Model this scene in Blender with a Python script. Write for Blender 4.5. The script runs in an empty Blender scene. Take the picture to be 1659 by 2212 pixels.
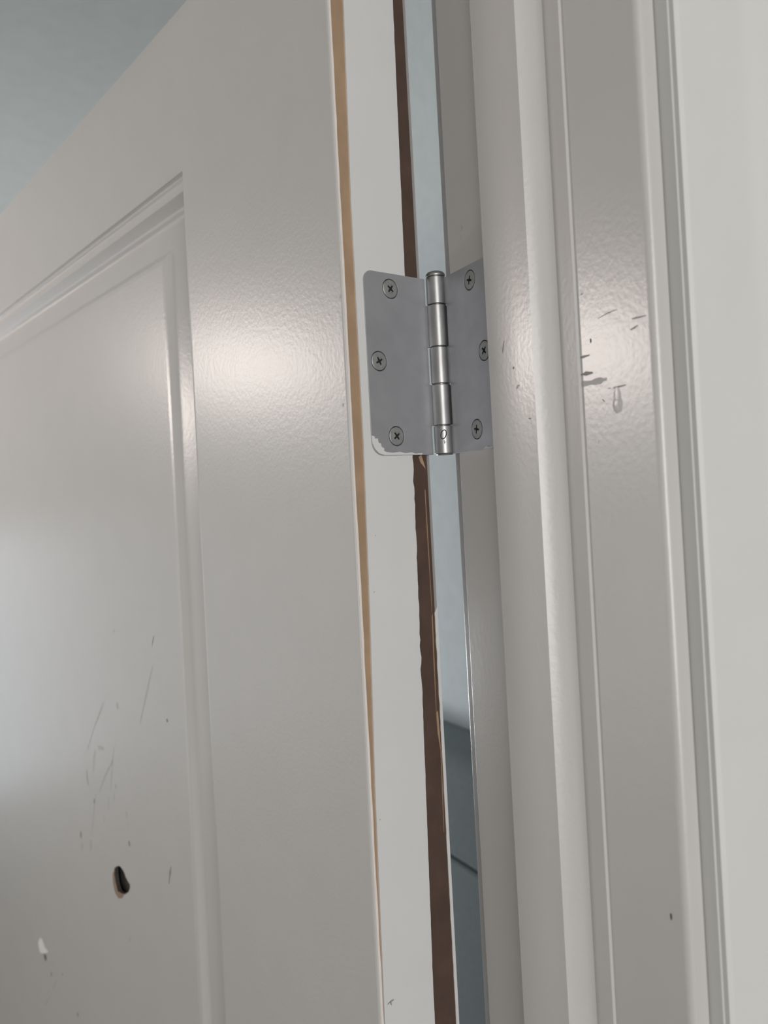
import bpy, bmesh, math, random
from mathutils import Vector, Matrix
from mathutils.geometry import tessellate_polygon
random.seed(7)
R = math.radians
C = bpy.context.scene.collection
SC = bpy.context.scene

# ------------------------------------------------------------------ camera
F = 1750.0                                   # focal length in pixels of the 1659 x 2212 frame
EYE = 1.73                                   # eye height above the floor
YAW, PITCH, ROLL = R(26.0), R(0.5), math.atan(.0525)
PPY = 1106 - 60                              # principal point row
EP = Vector((0, 0, EYE))
f0 = Vector((math.sin(YAW)*math.cos(PITCH), math.cos(YAW)*math.cos(PITCH), math.sin(PITCH)))
r0 = Vector((math.cos(YAW), -math.sin(YAW), 0))
u0 = r0.cross(f0)
RT = math.cos(ROLL)*r0 - math.sin(ROLL)*u0
UP = math.cos(ROLL)*u0 + math.sin(ROLL)*r0
cam = bpy.data.cameras.new('camera')
co = bpy.data.objects.new('camera', cam); C.objects.link(co)
co.matrix_world = Matrix(((RT.x, UP.x, -f0.x, 0), (RT.y, UP.y, -f0.y, 0), (RT.z, UP.z, -f0.z, EYE), (0, 0, 0, 1)))
cam.sensor_fit = 'VERTICAL'; cam.sensor_height = 36
cam.lens = 36*F/2212; cam.shift_y = -60/2212; cam.clip_start = .01
cam.dof.use_dof = True; cam.dof.focus_distance = .40; cam.dof.aperture_fstop = 11
SC.camera = co

# ------------------------------------------------------------------ light and exposure
SC.view_settings.view_transform = 'Standard'; SC.view_settings.look = 'None'
SC.view_settings.exposure = 0.06; SC.view_settings.gamma = 1; SC.view_settings.use_curve_mapping = False
w = bpy.data.worlds.new('world'); SC.world = w; w.use_nodes = True
w.node_tree.nodes['Background'].inputs[0].default_value = (.8, .9, 1, 1)
w.node_tree.nodes['Background'].inputs[1].default_value = .3

def area(name, loc, target, sx, sy, power, col):
    l = bpy.data.lights.new(name, 'AREA'); l.shape = 'RECTANGLE'; l.size = sx; l.size_y = sy
    l.energy = power; l.color = col
    o = bpy.data.objects.new(name, l); C.objects.link(o); o.location = loc
    o.rotation_euler = (Vector(target)-Vector(loc)).to_track_quat('-Z', 'Y').to_euler(); return o
def bulb(name, loc, rad, power, col):
    l = bpy.data.lights.new(name, 'POINT'); l.shadow_soft_size = rad; l.energy = power; l.color = col
    o = bpy.data.objects.new(name, l); C.objects.link(o); o.location = loc; return o
# daylight window of the near room, behind the camera
area('near_room_daylight', (-.36, -1.85, 1.72), (.18, .3, 1.7), 1.4, 1.4, 31, (1, .985, .965))
# cool window of the far room and its warm bulb
area('far_room_daylight', (-.86, 2.95, 1.22), (.0, 1.05, 1.5), .6, .9, 1.9, (.80, .90, 1))
area('far_room_lamp', (-.50, 1.05, 1.945), (.17, .30, 1.80), .18, .11, 1.7, (1, .89, .83))
area('far_room_side_fill', (-1.6, 1.9, 1.5), (.6, 1.5, 1.6), 1.0, 1.2, 3.5, (.93, .96, 1))  # added ambient fill for the far room, no known window on this side
bulb('far_room_gap_fill', (-.22, 2.6, 1.10), .14, 35, (.94, .97, 1))  # added fill that brightens the wall in the gap, not a known lamp

# ------------------------------------------------------------------ materials
def mat(name, col, rough=.5, metal=0, var=.03, vscale=30, bump=0, bscale=600, spec=.5, bump2=0, stretch=None):
    m = bpy.data.materials.new(name); m.use_nodes = True
    nt = m.node_tree; b = nt.nodes['Principled BSDF']
    b.inputs['Roughness'].default_value = rough; b.inputs['Metallic'].default_value = metal
    b.inputs['Specular IOR Level'].default_value = spec
    tc = nt.nodes.new('ShaderNodeTexCoord'); mp = nt.nodes.new('ShaderNodeMapping')
    nt.links.new(tc.outputs['Object'], mp.inputs[0])
    if stretch: mp.inputs['Scale'].default_value = stretch
    n = nt.nodes.new('ShaderNodeTexNoise'); n.inputs['Scale'].default_value = vscale; n.inputs['Detail'].default_value = 6
    nt.links.new(mp.outputs[0], n.inputs['Vector'])
    r = nt.nodes.new('ShaderNodeValToRGB')
    r.color_ramp.elements[0].position = .3; r.color_ramp.elements[1].position = .7
    r.color_ramp.elements[0].color = tuple(c*(1-var) for c in col)+(1,)
    r.color_ramp.elements[1].color = tuple(min(1, c*(1+var)) for c in col)+(1,)
    nt.links.new(n.outputs['Fac'], r.inputs[0]); nt.links.new(r.outputs[0], b.inputs['Base Color'])
    if bump:
        n2 = nt.nodes.new('ShaderNodeTexNoise'); n2.inputs['Scale'].default_value = bscale; n2.inputs['Detail'].default_value = 3
        nt.links.new(tc.outputs['Object'], n2.inputs['Vector'])
        bp = nt.nodes.new('ShaderNodeBump'); bp.inputs['Strength'].default_value = bump; bp.inputs['Distance'].default_value = .0002
        nt.links.new(n2.outputs['Fac'], bp.inputs['Height'])
        nt.links.new(bp.outputs[0], b.inputs['Normal'])
        if bump2:
            n3 = nt.nodes.new('ShaderNodeTexNoise'); n3.inputs['Scale'].default_value = 45; n3.inputs['Detail'].default_value = 2
            nt.links.new(tc.outputs['Object'], n3.inputs['Vector'])
            b2 = nt.nodes.new('ShaderNodeBump'); b2.inputs['Strength'].default_value = bump2; b2.inputs['Distance'].default_value = .001
            nt.links.new(n3.outputs['Fac'], b2.inputs['Height']); nt.links.new(b2.outputs[0], bp.inputs['Normal'])
    return m
M = {}
M['paint'] = mat('satin_door_paint', (.535, .523, .508), .32, bump=.55, bscale=430, bump2=.05, var=.012, spec=.42)
M['frame'] = mat('satin_frame_paint', (.565, .552, .538), .29, bump=.42, bscale=430, bump2=.06, var=.012, spec=.75)
M['casing'] = mat('casing_paint', (.66, .66, .64), .5, bump=.15, bscale=500, var=.012)
M['edge'] = mat('matt_white_edge_paint', (.66, .66, .655), .6, bump=.2, bscale=400, var=.015)
M['chalk'] = mat('chalky_paint_rim', (.74, .68, .64), .7, var=.05, vscale=120)
M['mdf'] = mat('tan_fibreboard', (.36, .245, .155), .8, var=.12, vscale=60, bump=.4, bscale=1500)
M['darkboard'] = mat('dark_brown_hardboard', (.075, .044, .032), .75, var=.18, vscale=70, bump=.4, bscale=1500)
M['steel'] = mat('satin_grey_steel', (.40, .405, .43), .45, metal=.5, var=.06, vscale=90, bump=.08, bscale=2500)
M['knuckle'] = mat('worn_steel_barrel', (.40, .40, .40), .38, metal=.95, var=.2, vscale=160, bump=.1, bscale=1800, stretch=(1, 1, .35))
M['screw'] = mat('zinc_screw', (.33, .345, .335), .5, metal=.5, var=.12, vscale=400)
M['recess'] = mat('screw_recess', (.03, .035, .033), .9, metal=0)
M['grime_shade'] = mat('grime_and_shade', (.05, .045, .04), .9)  # dirt marks, and painted shade inside the hole
M['scuff'] = mat('grey_scuff', (.31, .295, .28), .75, var=.1, vscale=300)
M['faint'] = mat('faint_scuff', (.48, .468, .452), .6, var=.08, vscale=200)
M['rust'] = mat('brown_torn_fibre', (.30, .215, .155), .9, var=.2, vscale=400)
M['white'] = mat('white_chip', (.82, .82, .81), .6)
M['wall'] = mat('pale_blue_wall', (.80, .845, .86), .85, bump=.9, bscale=70, var=.03, vscale=50)
M['wallnear'] = mat('near_room_wall', (.62, .61, .59), .85, bump=.5, bscale=90)
M['ceil'] = mat('ceiling_paint', (.46, .47, .455), .9)
M['floor'] = mat('oak_floor', (.16, .12, .085), .5, var=.2, vscale=8, stretch=(8, 1, 1))
M['cloth'] = mat('blue_grey_upholstery', (.24, .275, .285), .9, bump=.6, bscale=900, var=.06, vscale=200)

# ------------------------------------------------------------------ helpers
def link(name, bm, m, parent=None, smooth=0):
    me = bpy.data.meshes.new(name)
    bmesh.ops.recalc_face_normals(bm, faces=bm.faces)
    bm.to_mesh(me); bm.free()
    for mm in (m if isinstance(m, (list, tuple)) else [m]): me.materials.append(mm)
    if smooth:
        me.shade_smooth()
        me.set_sharp_from_angle(angle=R(smooth))
    o = bpy.data.objects.new(name, me); C.objects.link(o)
    if smooth:
        wnm = o.modifiers.new('w', 'WEIGHTED_NORMAL'); wnm.keep_sharp = True; wnm.weight = 100
    if parent: o.parent = parent
    return o
def struct(o, label=None):
    o['kind'] = 'structure'
    if label: o['label'] = label
    return o
def prism(pts, z0, z1, bm=None):
    bm = bm or bmesh.new()
    a = [bm.verts.new((x, y, z0)) for x, y in pts]; b = [bm.verts.new((x, y, z1)) for x, y in pts]
    n = len(pts)
    for i in range(n): bm.faces.new((a[i], a[(i+1) % n], b[(i+1) % n], b[i]))
    for ring, z in ((a, 0), (b, 1)):
        for t in tessellate_polygon([[v.co for v in ring]]):
            try: bm.faces.new([ring[k] for k in t])
            except ValueError: pass
    return bm
def box(x0, x1, y0, y1, z0, z1, bm=None):
    return prism([(x0, y0), (x1, y0), (x1, y1), (x0, y1)], z0, z1, bm)
def plate(outer, holes, to3, th, bm=None, sides=True):
    """flat plate from a 2D outline with holes; to3(a, b, depth) -> point"""
    bm = bm or bmesh.new()
    loops = [outer]+list(holes)
    layers = []
    for dpt in ((0, th) if th else (0,)):
        vs = [[bm.verts.new(to3(a, b, dpt)) for a, b in lp] for lp in loops]
        flat = [v for l in vs for v in l]
        for t in tessellate_polygon([[Vector((a, b, 0)) for a, b in lp] for lp in loops]):
            try: bm.faces.new([flat[k] for k in t])
            except ValueError: pass
        layers.append(vs)
    if th and sides:
        for lt, lb in zip(*layers):
            for i in range(len(lt)):
                j = (i+1) % len(lt)
                bm.faces.new((lt[i], lt[j], lb[j], lb[i]))
    return bm
def arc(cx, cy, r, a0, a1, n):
    return [(cx+r*math.cos(R(a0+(a1-a0)*i/n)), cy+r*math.sin(R(a0+(a1-a0)*i/n))) for i in range(n+1)]
def ray(px, py):
    return f0 + RT*((px-829.5)/F) + UP*((PPY-py)/F)
def hit(px, py, p, n):
    """where a line of sight meets a plane of the place (used to read positions off its surfaces)"""
    d = ray(px, py); return EP + d*((p-EP).dot(n)/d.dot(n))

# ------------------------------------------------------------------ key positions
PIN = Vector((.2080, .3547, 0))              # hinge pin axis
OFF = .0025                                  # leaf faces sit this far from the pin axis
XJ = PIN.x+OFF+.0004                         # jamb surface
DA = R(103.0)                                # heading of the open door
dd = Vector((math.cos(DA), math.sin(DA), 0)) # along the door
dt = Vector((math.sin(DA), -math.cos(DA), 0))# through its thickness
QL = PIN + OFF*dd                            # face line of the door leaf, beside the pin
def on_edge(px, py):                         # pixel -> distance from pin towards the near corner, height
    p = hit(px, py, QL+Vector((0, 0, 0)), dd); return -(p-QL).dot(dt), p.z
S0 = .0572; THK = .0500                      # near corner distance from pin, thickness
NC = QL - S0*dt + .0004*dd                   # near corner of the door
def on_face(px, py, depth=0):                # pixel -> door-face coordinates (along, height)
    p = hit(px, py, NC+dt*depth, dt); q = p-NC; return q.dot(dd), p.z
def on_jamb(px, py, x=None):
    p = hit(px, py, Vector((x or XJ, 0, 0)), Vector((1, 0, 0))); return p.y, p.z

# ------------------------------------------------------------------ rooms
ZC = 2.62
YN, YF = .2122, .3459                        # near and far faces of the doorway wall
X0, X1 = -1.7, 1.5
OPL = -.575                                  # left side of the opening
struct(link('floor', box(X0-.1, X1+.1, -2.6, 4.3, -.1, 0), M['floor']))
struct(link('ceiling', box(X0-.1, X1+.1, -2.6, 4.3, ZC, ZC+.1), M['ceil']))
struct(link('wall_back', box(X0, X1, -2.6, -2.5, 0, ZC), M['wallnear']))
struct(link('wall_left', box(X0-.1, X0, -2.6, 4.3, 0, ZC), M['wallnear']))
struct(link('wall_right', box(X1, X1+.1, -2.6, YN, 0, ZC), M['wallnear']))
bm = box(XJ+.0195, X1, YN+.0012, YF-.001, 0, ZC); box(X0, OPL-.02, YN+.001, YF-.001, 0, ZC, bm)
box(OPL-.02, XJ+.0195, YN+.001, YF-.001, 2.065, ZC, bm)
struct(link('wall_doorway', bm, M['wallnear']), 'wall round the doorway')
struct(link('wall_front', box(X0, X1, 4.2, 4.3, 0, ZC), M['wall']))
# side wall of the far room, seen as a pale blue strip in the gap behind the hinge
FW = Vector((.70, 1.0, 0)); ta = R(4)        # turned a little against the jamb
wd = Vector((-math.sin(ta), math.cos(ta), 0)); wn = Vector((math.cos(ta), math.sin(ta), 0))
def wp(a, b): q = FW+wd*a+wn*b; return (q.x, q.y)
struct(link('wall_side', prism([wp(-.65, 0), wp(3.2, 0), wp(3.2, .1), wp(-.65, .1)], 0, ZC), M['wall']), 'pale blue wall seen through the gap beside the hinge')

# ------------------------------------------------------------------ door frame
def rnd_corner(p0, c, p1, r, n=5):
    a = (Vector(p0)-Vector(c)).normalized(); b = (Vector(p1)-Vector(c)).normalized()
    A = Vector(c)+a*r; B = Vector(c)+b*r
    return [tuple(((1-t)**2)*A+2*t*(1-t)*Vector(c)+t*t*B) for t in [i/n for i in range(n+1)]]
JN = .2106
XC = hit(1471.5, 1050, Vector((0, JN, 0)), Vector((0, 1, 0))).x+.0004   # where the casing starts
pts = [(XJ, YF)]
pts = rnd_corner((XJ+.019, YF), (XJ, YF), (XJ, JN), .0012, 3)+rnd_corner((XJ, YF), (XJ, JN), (XJ+.019, JN), .0032, 7)+[(XC-.0012, JN), (XC-.0005, JN+.0006), (XC-.0005, JN+.004), (XC+.0001, JN+.004), (XC+.0001, JN+.0015), (XJ+.019, JN+.0015), (XJ+.019, YF)]
HB, HT = EYE+.0171, EYE+.1060
ny = PIN.y-.0446+.002
mort = [(XJ+.019, YF), (XJ+.0026, YF), (XJ+.0026, ny)]+[(XJ, ny)]+[p for p in pts if p[1] < ny]
jb = prism(pts, 0, HB+.002); prism(mort, HB+.002, HT-.002, jb); prism(pts, HT-.002, 2.064, jb)
jamb = struct(link('trim_1', jb, M['frame'], smooth=40), 'door jamb carrying the hinge, painted warm grey-white')
# stop moulding, planted on the jamb
XS = XJ-.0085
sy_far = on_jamb(1069, 1050, XS)[0]; sy_b = on_jamb(1166.5, 1050, XS)[0]; sy_c = on_jamb(1222.5, 1050, XJ-.0012)[0]; sy_d = on_jamb(1265.5, 1050, XJ-.0006)[0]
sp = rnd_corner((XJ, sy_far), (XS, sy_far), (XS, sy_b), .0006, 3)
import itertools
bw = sy_b-sy_c; bd = XJ-.0001-XS
cx = [(XS+bd*(.35*(1-math.cos(R(a)))+.65*math.sin(R(a))), sy_b-bw*(.35*math.sin(R(a))+.65*(1-math.cos(R(a))))) for a in (0, 15, 30, 45, 60, 75, 90)]
cx += [(XJ-.0013, sy_d+.0002), (XJ-.0011, sy_d), (XJ, sy_d)]
sp += cx + [(XJ, sy_far)]
stop = link('door_stop', prism(sp, 0, 2.064), M['frame'], jamb, smooth=35)

# near casing, its thin inner edge, flat and wide shallow cove
cy1 = on_jamb(1515.5, 1050, XC)[0]
def cx_at(px, y): return hit(px, 1050, Vector((0, y, 0)), Vector((0, 1, 0))).x
pts = [(XC, YN), (XC, cy1+.0035), (XC+.0004, cy1+.0030), (XC+.0004, cy1+.0010), (XC+.0015, cy1+.0003), (XC+.0024, cy1)]
xe = cx_at(1650, cy1)
pts += [(xe-.001, cy1), (xe+.004, cy1-.0008), (xe+.012, cy1-.0030), (xe+.024, cy1-.0055), (xe+.030, cy1-.0058), (XC+.062, cy1-.0045), (XC+.063, cy1-.002), (XC+.063, YN)]
struct(link('trim_2', prism(pts, 0, 2.13), M['casing'], smooth=30), 'near side door casing, brighter white, at the right edge')
# far casing
XG = XJ+.0055
pts = rnd_corner((XG, YF), (XG, YF+.0135), (XG+.06, YF+.0135), .002, 4)
pts = [(XG, YF)]+pts+[(XG+.063, YF+.017), (XG+.063, YF)]
struct(link('trim_3', prism(pts, 0, 2.13), M['frame'], smooth=35), 'far side door casing, a thin strip behind the jamb')
# left jamb, head jamb, casings of the other sides (outside the frame, they only shade)
bm = box(OPL-.019, OPL, JN, YF, 0, 2.064); box(OPL, OPL+.01, .25, .30, 0, 2.05, bm)
struct(link('trim_4', bm, M['frame']), 'left door jamb')
bm = box(OPL-.019, XJ+.019, JN, YF, 2.0645, 2.083)
struct(link('trim_5', bm, M['frame']), 'head jamb')

# ------------------------------------------------------------------ the door
door = bpy.data.objects.new('door_1', None); C.objects.link(door); struct(door, 'open panelled door with a worn unpainted hinge edge and a hole punched in its panel')
door.location = (NC.x, NC.y, 0)
W, ZB = .93, .01
ZT = on_face(116, 331)[1]
def L(d, z, t): q = dd*d+dt*t; return (q.x, q.y, z)
# panel profile: distance in from the opening's edge, depth
PR = [(0,0),(.0015,.0002),(.0033,.0007),(.0040,.0030),(.0058,.0046),(.0072,.0050),(.0118,.0052),(.0126,.0062),(.0158,.0112),(.0188,.0142),(.0208,.0147),(.0236,.0140),(.040,.0098),(.0425,.0084),(.0450,.0062),(.0470,.0053),(.0500,.0050)]
pd = sum(on_face(*p)[0] for p in ((402, 380), (432, 1106), (441, 1300)))/3
pz = on_face(400, 350)[1]
panels = [(pd, W-.11, 1.00, pz), (pd, W-.11, .22, .80)]
def wobble(poly, amp):
    return [(a+random.uniform(-amp, amp), b+random.uniform(-amp, amp)) for a, b in poly]
# the hole, outline read off the photograph on the sunken panel plane
hz = [(598,1395),(612,1383),(628,1384),(640,1400),(650,1418),(657,1438),(668,1462),(680,1480),(681,1500),(673,1520),(655,1532),(632,1530),(614,1516),(606,1490),(600,1460),(596,1425)]
PDEP = PR[-1][1]
hole = wobble([on_face(x/2.425, 1300+y/2.425, PDEP) for x, y in hz], .0003)
sk = bmesh.new()
def quad(pp):
    try: sk.faces.new([sk.verts.new(p) for p in pp])
    except ValueError: pass
zs = [ZB, .22, .80, 1.00, pz, ZT]
quad([L(.0012, ZB, 0), L(pd, ZB, 0), L(pd, ZT, 0), L(.0012, ZT, 0)])
quad([L(W-.11, ZB, 0), L(W, ZB, 0), L(W, ZT, 0), L(W-.11, ZT, 0)])
for a, b in ((ZB, .22), (.80, 1.00), (pz, ZT)): quad([L(pd, a, 0), L(W-.11, a, 0), L(W-.11, b, 0), L(pd, b, 0)])
# eased, slightly uneven near corner
zz = [ZB+(ZT-ZB)*i/240 for i in range(241)]
prev = None
for z in zz:
    j = random.uniform(-.00018, .00018)
    row = [sk.verts.new(L(.0012, z, 0)), sk.verts.new(L(.0003, z, .0003)), sk.verts.new(L(0, z, .0009)), sk.verts.new(L(0, z, .0021+j)), sk.verts.new(L(.0030, z, .0021+j))]
    if prev:
        for i in range(4): sk.faces.new((prev[i], prev[i+1], row[i+1], row[i])).material_index = 1 if i > 1 else 0
    prev = row
for k, (a, b, z0, z1) in enumerate(panels):
    rings = [[sk.verts.new(L(x, z, dep)) for x, z in ((a+o, z0+o), (b-o, z0+o), (b-o, z1-o), (a+o, z1-o))] for o, dep in PR]
    for p, q in zip(rings, rings[1:]):
        for i in range(4): sk.faces.new((p[i], p[(i+1) % 4], q[(i+1) % 4], q[i]))
    o = PR[-1][0]; outer = [(a+o, z0+o), (b-o, z0+o), (b-o, z1-o), (a+o, z1-o)]
    plate(outer, [hole] if k == 0 else [], lambda x, z, t: L(x, z, PDEP+t), 0, sk)
front = link('front_skin', sk, [M['paint'], M['chalk']], door, smooth=32)
# torn rim; near-black colour stands for the shade inside the hole
bm = bmesh.new(); n = len(hole)
cxh = sum(p[0] for p in hole)/n; czh = sum(p[1] for p in hole)/n
def ringv(s, dep, jit=0): return [bm.verts.new(L(cxh+(x-cxh)*s+random.uniform(-jit, jit), czh+(z-czh)*s+random.uniform(-jit, jit), dep)) for x, z in hole]
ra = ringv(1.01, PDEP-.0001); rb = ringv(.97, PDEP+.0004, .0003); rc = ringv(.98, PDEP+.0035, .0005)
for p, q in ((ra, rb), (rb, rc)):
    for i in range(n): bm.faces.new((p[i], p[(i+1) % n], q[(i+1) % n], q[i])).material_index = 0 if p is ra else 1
link('torn_hole_rim', bm, [M['rust'], M['grime_shade']], door)
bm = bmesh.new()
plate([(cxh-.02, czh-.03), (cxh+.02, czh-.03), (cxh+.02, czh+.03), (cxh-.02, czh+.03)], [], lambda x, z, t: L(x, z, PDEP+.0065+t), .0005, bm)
link('hole_cavity', bm, M['grime_shade'], door)  # near-black sheet painting the shade behind the hole
bm = bmesh.new()                               # frayed brown lip left of the hole
lip = [(591,1430),(594,1415),(598,1420),(600,1460),(606,1492),(614,1518),(632,1532),(650,1535),(640,1552),(622,1553),(608,1532),(600,1508),(593,1470)]
plate([on_face(x/2.425, 1300+y/2.425, PDEP) for x, y in lip], [], lambda x, z, t: L(x, z, PDEP-.00025+t), .0002, bm)
link('frayed_lip', bm, M['rust'], door)

# edge layers: boundaries read down the hinge edge (y: tan start, tan end, white end, brown end)
rows = [(-300, 62, 0, 0, 0), (0, 706, 743, 849, 861), (420, 726, 759, 867.5, 882.5), (960, 756, 787, 892, 914), (1330, 777, 801, 907, 937.5), (1700, 796, 812, 921.6, 959), (2212, 822, 833, 941, 988.6)]
tab = []
for y, a, b, c, e in rows[1:]:
    sa, z = on_edge(a, y); tab.append((z, S0-on_edge(b, y)[0], S0-on_edge(c, y)[0]))
tab = [(ZT, tab[0][1]+.001, tab[0][2]+.001)]+tab; last = tab[-1]; tab.append((ZB, last[1], last[2]))
tab.sort()
def tint(z, k):
    for p, q in zip(tab, tab[1:]):
        if p[0] <= z <= q[0]: return p[k]+(q[k]-p[k])*(z-p[0])/(q[0]-p[0])
    return tab[0][k] if z < tab[0][0] else tab[-1][k]
def layer(name, ta_, tb_, d0, m, depth=.004, n=700, zr=None):
    bm = bmesh.new(); prev = None
    z0, z1 = zr or (ZB, ZT)
    for i in range(n+1):
        z = z0+(z1-z0)*i/n
        A, B = ta_(z), tb_(z)
        row = [bm.verts.new(L(d0+depth, z, A)), bm.verts.new(L(d0, z, A)), bm.verts.new(L(d0, z, B)), bm.verts.new(L(d0+depth, z, B))]
        if prev:
            for k in range(3): bm.faces.new((prev[k], prev[k+1], row[k+1], row[k]))
        prev = row
    return link(name, bm, m, door)
from mathutils import noise
def rag(z, s, amp): return amp*noise.noise(Vector((s, z*160, 0)))+amp*.6*noise.noise(Vector((s+9, z*520, 3)))
ZH = EYE+.0171
def amp2(z): return .0009 if EYE-.11 < z < ZH else .00018
layer('fibreboard_band', lambda z: .0019, lambda z: tint(z, 1)+.001, .0009, M['mdf'])
def stile():                                   # painted stile, with the shallow mortise that takes the leaf
    bm = bmesh.new(); prev = None; zs = [ZB+(ZT-ZB)*i/700 for i in range(701)]
    m0, m1 = EYE+.0171+.002, EYE+.1060-.002
    zs = sorted(zs+[m0-1e-5, m0+1e-5, m1-1e-5, m1+1e-5]); tm = S0-.0446+.002
    for z in zs:
        A = tint(z, 1)+rag(z, 5, .00012); B = tint(z, 2)+rag(z, 1, amp2(z)); dp = .0026 if m0 < z < m1 else 0
        row = [bm.verts.new(L(d, z, t)) for d, t in ((.006, A), (0, A), (0, tm), (dp, tm+1e-5), (dp, B), (.006, B))]
        if prev:
            for k in range(5): bm.faces.new((prev[k], prev[k+1], row[k+1], row[k]))
        prev = row
    return link('edge_stile', bm, M['edge'], door)
stile()
layer('hardboard_band', lambda z: tint(z, 2)-.0015, lambda z: THK-.0015, .0012, M['darkboard'])
zs0 = EYE-.06
layer('back_paint_rim', lambda z: THK-.0018+rag(z, 12, .0003) if z < zs0 else THK-.0001, lambda z: THK, .0008, M['edge'])
# torn fibre splinters on the back board
bm = bmesh.new()
for (pa, pb, wdt) in (((911, 986), (921, 1012), .0018), ((922, 1060), (937.5, 1330), .0003), ((937.5, 1330), (947, 1560), .0004), ((948, 1540), (955, 1625), .0011), ((956.5, 1625), (963, 1800), .0003)):
    s1, z1 = on_edge(*pa); s2, z2 = on_edge(*pb); t1, t2 = S0-s1, S0-s2
    a = [(t1-wdt/2, z1), (t1+wdt/2, z1+.0008), ((t1+t2)/2+wdt*.5, (z1+z2)/2), (t2+wdt*.3, z2), ((t1+t2)/2-wdt*.6, (z1+z2)/2)]
    a = [(min(t, THK-.0002), z) for t, z in a]
    plate(a, [], lambda t, z, h: L(.0008+h, z, t), .0004, bm)
o = link('torn_fibre', bm, M['mdf'], door); o['kind'] = 'stuff'
# back skin and ends
bm = bmesh.new()
for pp in ([L(.0008, ZB, THK), L(W, ZB, THK), L(W, ZT, THK), L(.0008, ZT, THK)], [L(W, ZB, 0), L(W, ZB, THK), L(W, ZT, THK), L(W, ZT, 0)],
           [L(.003, ZT, 0), L(W, ZT, 0), L(W, ZT, THK), L(.003, ZT, THK)], [L(.003, ZB, 0), L(W, ZB, 0), L(W, ZB, THK), L(.003, ZB, THK)]):
    bm.faces.new([bm.verts.new(p) for p in pp])
link('back_skin', bm, M['paint'], door)

# ------------------------------------------------------------------ wear marks
def stroke(pts, w0, to2, to3, lift=.00006):
    """thin tapering mark lying on a surface"""
    P = [Vector(to2(*p)) for p in pts]; n = len(P)
    bm = bmesh.new(); Lf = []; Rt = []
    dense = []
    for a, b in zip(P, P[1:]):
        k = max(2, int((b-a).length/.0015)); dense += [a+(b-a)*i/k for i in range(k)]
    dense.append(P[-1]); N = len(dense)
    for i, p in enumerate(dense):
        d = (dense[min(i+1, N-1)]-dense[max(i-1, 0)]).normalized(); q = Vector((-d.y, d.x))
        f = w0*.5*(math.sin(math.pi*(.12+.8*i/(N-1)))**.6)*(1+random.uniform(-.35, .35))
        Lf.append(p+q*f); Rt.append(p-q*f)
    vl = [bm.verts.new(to3(v.x, v.y, lift)) for v in Lf]; vr = [bm.verts.new(to3(v.x, v.y, lift)) for v in Rt]
    for i in range(N-1): bm.faces.new((vl[i], vl[i+1], vr[i+1], vr[i]))
    return bm
def blob(c, rx, rz, to2, to3, lift=.0001, n=14, jit=.2, dome=0):
    c = to2(*c); bm = bmesh.new(); vs = []
    for i in range(n):
        a = 2*math.pi*i/n; k = 1+random.uniform(-jit, jit)
        vs.append(bm.verts.new(to3(c[0]+rx*k*math.cos(a), c[1]+rz*k*math.sin(a), lift*.3 if dome else lift)))
    m = bm.verts.new(to3(c[0], c[1], lift+dome))
    for i in range(n): bm.faces.new((vs[i], vs[(i+1) % n], m))
    return bm
z6 = lambda x, y: on_face(x/2.425, 1300+y/2.425, PDEP)
f3 = lambda a, b, l: L(a, b, PDEP-l)
for pts, wd_, m in [([(806,178),(802,200),(795,234)], .0016, 'scuff'), ([(798,340),(780,420),(755,540),(733,640)], .0022, 'faint'), ([(541,525),(520,590),(490,665)], .0028, 'faint'),
        ([(490,665),(470,735),(455,780)], .0014, 'faint'), ([(500,775),(492,820),(490,890)], .0030, 'faint'), ([(598,760),(590,820),(585,900),(580,985)], .0020, 'faint'), ([(592,830),(560,890),(540,940),(522,992)], .0026, 'faint'),
        ([(455,885),(457,920),(462,960)], .0020, 'scuff'), ([(505,1010),(495,1050),(490,1130),(482,1215)], .0018, 'faint'), ([(548,1120),(545,1160)], .0018, 'faint'), ([(571,1020),(568,1090)], .0016, 'faint'), ([(600,1000),(596,1045)], .0014, 'faint'),
        ([(425,1203),(424,1238)], .0045, 'scuff'), ([(432,1265),(428,1305)], .0040, 'faint'), ([(478,1250),(474,1305)], .0055, 'faint'), ([(662,1098),(665,1132)], .0042, 'faint'), ([(896,1388),(890,1430),(885,1478)], .0028, 'scuff'),
        ([(298,1980),(262,2050),(235,2120)], .0040, 'faint'), ([(515,762),(545,770)], .0040, 'faint'), ([(672,1140),(672,1200)], .0010, 'faint')]:
    link('scuff_mark', stroke(pts, wd_*.85, z6, f3), M[m], door)
for c, a, b, m in [((235, 1858), .0029, .0030, 'rust'), ((240, 1862), .0016, .0020, 'grime_shade'), ((270, 1951), .0015, .0019, 'scuff'), ((408, 2162), .0014, .0018, 'scuff'), ((678, 1268), .0013, .0016, 'scuff'), ((615, 545), .0012, .0020, 'faint'), ((598, 152), .0014, .0012, 'faint'), ((876, 622), .0010, .0010, 'scuff'), ((607, 967), .0014, .0014, 'faint'), ((328, 1952), .0009, .0008, 'scuff'), ((495, 1045), .0012, .0016, 'scuff'), ((680, 1768), .0012, .0012, 'faint')]:
    link('chip', blob(c, a*1.35, b*1.35, z6, f3, lift=.0001 if m != 'grime_shade' else .00022), M[m], door)
bm = bmesh.new()
wc = [(203,1785),(212,1760),(220,1772),(226,1790),(233,1812),(247,1826),(252,1836),(236,1842),(214,1838),(208,1815)]
plate([z6(*p) for p in wc], [], lambda a, b, t: L(a, b, PDEP-.0006+t), .0006, bm)
link('flaked_paint', bm, M['white'], door)
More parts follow.
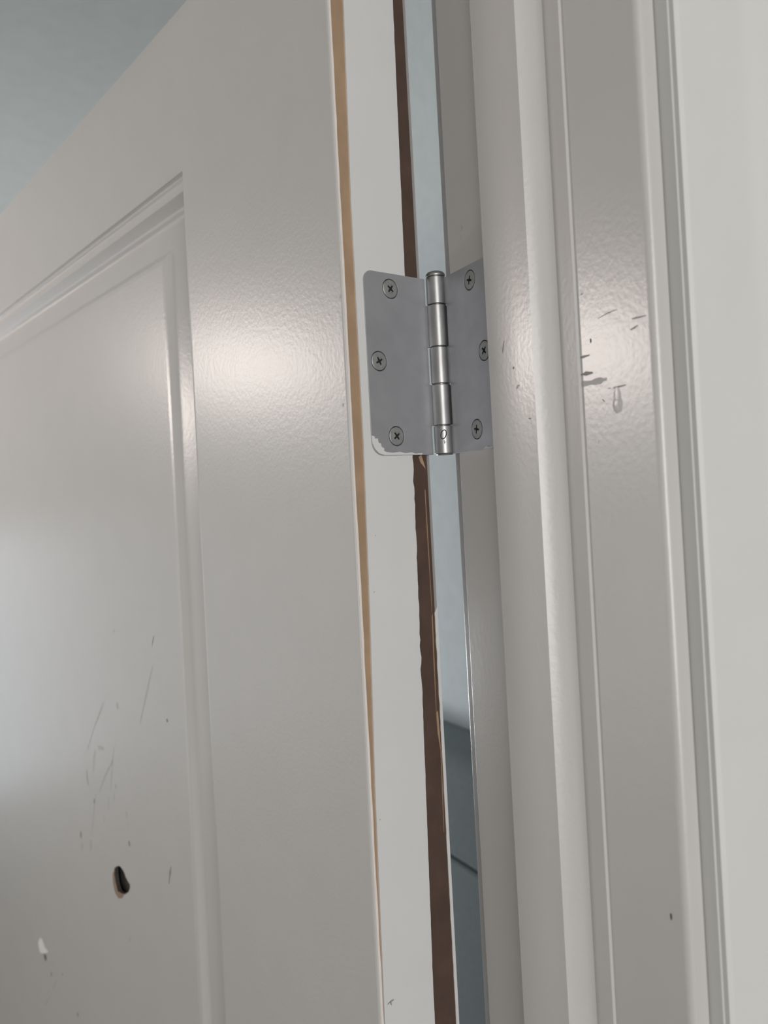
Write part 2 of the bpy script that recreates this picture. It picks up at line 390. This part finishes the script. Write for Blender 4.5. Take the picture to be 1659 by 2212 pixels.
# marks on the hinge edge and the near corner
e2 = lambda x, y: (S0-on_edge(x, y)[0], on_edge(x, y)[1]); e3 = lambda t, z, l: L(-l, z, t)
for pts, wd_, m in [([(838, 2171), (845, 2164), (852, 2160)], .0008, 'scuff'), ([(844, 2164), (847, 2172)], .0007, 'scuff'), ([(808, 1281), (811, 1277)], .0004, 'scuff'), ([(822, 1770), (822, 1773)], .0005, 'scuff'), ([(812, 1155), (813, 1158)], .0004, 'scuff')]:
    link('scuff_mark', stroke(pts, wd_, e2, e3), M[m], door)
c2 = lambda x, y: on_face(x, y); c3 = lambda a, b, l: L(a, b, -l)
for c in ((741, 875), (735, 640)): link('chip', blob(c, .0006, .0009, c2, c3), M['faint'], door)
# jamb marks
z7 = lambda x, y: on_jamb(1000+x/2.517, 600+y/2.517); j3 = lambda y, z, l: (XJ-l, y, z)
for pts, wd_, m in [([(733,222),(785,193),(838,172)], .0004, 'scuff'), ([(918,223),(960,214),(995,205)], .0006, 'scuff'), ([(912,283),(935,270),(951,258)], .0007, 'scuff'), ([(640,434),(665,427),(690,420)], .0009, 'scuff'),
        ([(638,529),(670,521),(706,516)], .0014, 'scuff'), ([(638,580),(700,570),(782,551)], .0024, 'faint'), ([(818,599),(850,592),(887,582)], .0008, 'scuff'), ([(790,602),(805,600)], .0004, 'scuff'), ([(640,92),(652,86)], .0004, 'scuff'), ([(757, 660), (772, 674)], .0004, 'scuff')]:
    link('scuff_mark', stroke(pts, wd_, z7, j3), M[m], jamb)
link('chip', blob((695, 343), .0004, .0008, z7, j3), M['grime_shade'], jamb)
link('chip', blob((733, 888), .0006, .0008, z7, j3), M['white'], jamb)
link('chip', blob((1450, 1980), .0004, .0013, lambda x, y: on_jamb(x, y), j3), M['grime_shade'], jamb)
link('paint_drip', blob((840, 650), .0020, .0042, z7, j3, dome=.0004, jit=.05, n=20), M['frame'], jamb, 80)
link('paint_drip', blob((841, 690), .0026, .0032, z7, j3, dome=.0009, jit=.05, n=20), M['frame'], jamb, 80)
s7 = lambda x, y: on_jamb(1000+x/2.517, 600+y/2.517, XS); s3 = lambda y, z, l: (XS-l, y, z)
for pts, wd_, m in [([(225,342),(219,375),(216,410)], .0006, 'scuff'), ([(290,604),(300,588),(308,584)], .0012, 'faint'), ([(356,766),(372,764)], .0005, 'scuff')]:
    link('scuff_mark', stroke(pts, wd_, s7, s3), M[m], stop)
link('chip', blob((275, 490), .0004, .0006, s7, s3), M['rust'], stop)
link('chip', blob((1305, 2180), .0008, .0012, lambda x, y: on_jamb(x, y), j3), M['rust'], jamb)
# marks above the hinge, where the rabbet was bumped
for pts, wd_ in [([(996, 486), (999, 494), (994, 500)], .0010), ([(995, 508), (996, 518)], .0008)]:
    link('scuff_mark', stroke(pts, wd_, lambda x, y: on_jamb(x, y), j3), M['faint'], jamb)

# ------------------------------------------------------------------ the hinge
hinge = bpy.data.objects.new('butt_hinge', None); C.objects.link(hinge)
HB, HT = EYE+.0171, EYE+.1060
hinge.location = (PIN.x, PIN.y, HB)
hinge['label'] = 'grey steel butt hinge with six cross-head screws joining the open door to its jamb'
hinge['category'] = 'hinge'
H = HT-HB
# knuckle borders from the photograph (fractions of the height above the leaf's foot)
kb = [0, .163, .398, .610, .850, 1.010]       # foot, 4/5, 3/4, 2/3, 1/2, top
gap = .00022
def leaf(own, s_end, rad_t, rad_b, to3, screws, name_label, zoff=0):
    """own = knuckle indices counted from the foot that belong to this leaf"""
    pts = []
    inner = []
    for i in range(5):
        s = .0030 if i in own else .0053
        z0, z1 = kb[i]*H, min(kb[i+1], 1)*H
        if i in own: z0, z1 = z0+gap, z1-gap
        inner += [(s, z0 if i else 0), (s, z1 if i < 4 else H)]
    outer = arc(s_end-rad_t, H-rad_t, rad_t, 90, 0, 8)+arc(s_end-rad_b, rad_b, rad_b, 0, -90, 8)
    poly = inner+outer
    holes = [arc(s, z, .0049, 0, 360, 24)[:-1] for s, z in screws]
    o = link('leaf', plate(poly, holes, to3, .0021), M['steel'], hinge)
    bv = o.modifiers.new('b', 'BEVEL'); bv.width = .00025; bv.segments = 2; bv.limit_method = 'ANGLE'; bv.angle_limit = R(60)
    o['label'] = name_label
    return o
def hl(v): return (v[0]-PIN.x, v[1]-PIN.y, v[2]-HB)
def door3(s, z, t): q = QL-dt*s+dd*t; return (q.x-PIN.x, q.y-PIN.y, z)
def jamb3(s, z, t): return (OFF+t, -s, z)
ds = []
for px in ((843, 624), (819, 780), (857, 942)):
    s, z = on_edge(*px); ds.append((s, z-HB))
js = []
for px in ((1014, 605), (1046, 757), (1030, 927)):
    y, z = on_jamb(px[0], px[1], PIN.x+OFF); js.append((PIN.y-y, z-HB))
print('screws', [(round(a*1000, 1), round(b*1000, 1)) for a, b in ds+js])
dl = leaf((1, 3), .0446, .0052, .0068, door3, ds, 'leaf screwed to the door edge')
jl = leaf((0, 2, 4), .0446, .0052, .0060, jamb3, js, 'leaf on the jamb, partly behind the stop')
dark = {'d': dl, 'j': jl}
def screw(parent, to3, s, z, rot, k):
    bm = bmesh.new()
    r, rw, rl = .00445, .00055, .0021
    cr = [(rl, -rw*.7), (rl, rw*.7), (rw, rw), (rw*.7, rl), (-rw*.7, rl), (-rw, rw), (-rl, rw*.7), (-rl, -rw*.7), (-rw, -rw), (-rw*.7, -rl), (rw*.7, -rl), (rw, -rw)]
    ca, sa = math.cos(rot), math.sin(rot)
    cr = [(a*ca-b*sa, a*sa+b*ca) for a, b in cr]
    rim = arc(0, 0, r, 0, 360, 28)[:-1]; mid = arc(0, 0, r*.93, 0, 360, 28)[:-1]
    T = lambda a, b, t: to3(s+a, z+b, t)
    v0 = [bm.verts.new(T(a, b, .0012)) for a, b in rim]; v1 = [bm.verts.new(T(a, b, .0001)) for a, b in rim]; v2 = [bm.verts.new(T(a, b, -.00012)) for a, b in mid]
    c1 = [bm.verts.new(T(a, b, -.0002)) for a, b in cr]; c2_ = [bm.verts.new(T(a*.6, b*.6, .0011)) for a, b in cr]
    for p, q in ((v0, v1), (v1, v2)):
        for i in range(28): bm.faces.new((p[i], p[(i+1) % 28], q[(i+1) % 28], q[i]))
    flat = v2+c1
    for t in tessellate_polygon([[Vector((a, b, 0)) for a, b in mid], [Vector((a, b, 0)) for a, b in cr]]):
        bm.faces.new([flat[i] for i in t])
    dk = []
    for i in range(12): dk.append(bm.faces.new((c1[i], c1[(i+1) % 12], c2_[(i+1) % 12], c2_[i])))
    dk.append(bm.faces.new(c2_))
    bmesh.ops.recalc_face_normals(bm, faces=bm.faces)
    for f in dk: f.material_index = 1
    # dark countersink floor behind the head
    fl = arc(0, 0, .0050, 0, 360, 24)[:-1]
    f = bm.faces.new([bm.verts.new(T(a, b, .0013)) for a, b in fl]); f.material_index = 1
    return link('screw', bm, [M['screw'], M['recess']], parent)
for i, (s, z) in enumerate(ds): screw(dl, door3, s, z, R((40, 62, 52)[i]), i)
for i, (s, z) in enumerate(js): screw(jl, jamb3, s, z, R((75, 45, 80)[i]), i)
# knuckles
def lathe(prof, n=40):
    bm = bmesh.new(); prev = None
    for r, z in prof:
        row = [bm.verts.new((r*math.cos(2*math.pi*i/n), r*math.sin(2*math.pi*i/n), z)) for i in range(n)] if r > 1e-6 else [bm.verts.new((0, 0, z))]
        if prev:
            for i in range(n):
                j = (i+1) % n
                if len(row) == 1: bm.faces.new((prev[i], prev[j], row[0]))
                elif len(prev) == 1: bm.faces.new((prev[0], row[j], row[i]))
                else: bm.faces.new((prev[i], prev[j], row[j], row[i]))
        prev = row
    return bm
KR = .00495
for i in range(5):
    z0, z1 = kb[i]*H+gap, kb[i+1]*H-gap
    b = .0004
    k = link('knuckle', lathe([(KR-.0016, z0), (KR-b, z0), (KR-b*.3, z0+b*.3), (KR, z0+b), (KR, z1-b), (KR-b*.3, z1-b*.3), (KR-b, z1), (KR-.0016, z1)]), M['knuckle'], hinge, 50)
    if i == 0: low = k
link('pin', lathe([(0, -.0004), (KR-.001, -.0004), (KR-.0007, .0002), (KR-.0014, .0004), (KR-.0014, H*1.012), (KR-.0003, H*1.012), (KR-.00005, H*1.012+.0004), (KR-.0001, H*1.012+.0013), (KR-.0009, H*1.012+.0022), (KR-.0022, H*1.012+.0027), (0, H*1.012+.0029)]), M['knuckle'], hinge, 50)
# stamped loop on the lowest knuckle
bm = bmesh.new(); va = math.atan2(-PIN.y, -PIN.x)
def kn(u, v, r): a = va+u/KR; return (r*math.cos(a), r*math.sin(a), v)
N = 24; ring = []
for i in range(N):
    a = 2*math.pi*i/N; tl = .0003*math.sin(a)
    ring.append([bm.verts.new(kn(.0000-(1.35e-3+q)*math.cos(a)+tl*1.5, .0098+(2.2e-3+q)*math.sin(a), KR+h)) for q, h in ((-.00025, .00002), (0, .00022), (.00025, .00002))])
for i in range(N):
    for k in range(2): bm.faces.new((ring[i][k], ring[(i+1) % N][k], ring[(i+1) % N][k+1], ring[i][k+1]))
for (a, b), (c, d) in (((.0001, .0070), (.0003, .0050)), ((.0010, .0062), (.0002, .0055))):
    bm.faces.new([bm.verts.new(kn(x, y, KR+.0001)) for x, y in ((a-.00015, b), (a+.00015, b), (c+.00012, d), (c-.00012, d))])
link('stamp_mark', bm, M['grime_shade'], low)
# white paint left on the foot of the door leaf
bm = bmesh.new()
pp = [(.0446, .0095), (.0443, .0060), (.0430, .0032), (.0405, .0010), (.0370, .0001), (.0300, .0001), (.0200, .0001), (.0130, .0001), (.0132, .0008), (.0175, .0006), (.0200, .0013), (.0240, .0009), (.0275, .0016), (.0320, .0012), (.0360, .0016), (.0375, .0022), (.0372, .0034), (.0388, .0040), (.0392, .0058), (.0405, .0060), (.0410, .0082), (.0425, .0080), (.0430, .0092)]
plate(pp, [], lambda s, z, t: door3(s, z+.0001, t-.00022), .00015, bm)
link('paint_smear', bm, M['edge'], dl)
bm = bmesh.new()
plate([(.036, .0002), (.0445, .0002), (.0445, .0012), (.041, .0009), (.0385, .0016), (.0375, .0008)], [], lambda s, z, t: jamb3(s-.004, z+.0001, t-.0002), .00015, bm)
link('paint_smear', bm, M['edge'], jl)

# ------------------------------------------------------------------ blue-grey padded headboard beyond the gap
hb = bpy.data.objects.new('headboard', None); C.objects.link(hb)
hb['label'] = 'blue-grey padded headboard with a horizontal seam, low in the gap beside the door edge'
hb['category'] = 'headboard'
q = FW-wn*.10; hb.location = (q.x, q.y, 0)
def hb3(a, t, z): v = wd*a-wn*t; return (v.x, v.y, z)
front_pt = FW-wn*.10
zt1 = hit(990, 1650, front_pt, wn).z+.03; zseam = hit(1003, 1873, front_pt, wn).z
zt = hit(990, 1616, front_pt+wn*.03, wn).z
print('headboard', zt, zseam)
for z0, z1 in ((zseam+.002, zt), (zseam-.30, zseam-.002), (.25, zseam-.304)):
    r = .035 if z1 == zt else .008
    prof = [(-.095, z0)]+[(-.008+.008*math.sin(R(a)), z0+.008*(1-math.cos(R(a)))) for a in (0, 30, 60, 90)]
    prof += [(0-(r-r*math.cos(R(a))), z1-r+r*math.sin(R(a))) for a in range(0, 91, 10)]+[(-.095, z1)]
    bm = bmesh.new(); A = [bm.verts.new(hb3(-.50, t, z)) for t, z in prof]; B = [bm.verts.new(hb3(1.55, t, z)) for t, z in prof]
    for i in range(len(prof)): bm.faces.new((A[i], A[(i+1) % len(prof)], B[(i+1) % len(prof)], B[i]))
    bm.faces.new(A); bm.faces.new(B[::-1])
    link('padded_panel', bm, M['cloth'], hb, 40)
bm = bmesh.new()
for a0 in (-.46, 1.40):
    vs = [[bm.verts.new(hb3(a, t, z)) for a, t in ((a0, -.09), (a0+.07, -.09), (a0+.07, -.03), (a0, -.03))] for z in (0, .25)]
    for i in range(4): bm.faces.new((vs[0][i], vs[0][(i+1) % 4], vs[1][(i+1) % 4], vs[1][i]))
    bm.faces.new(vs[0]); bm.faces.new(vs[1])
    link('leg', bm, M['darkboard'], hb); bm = bmesh.new()
bm.free()
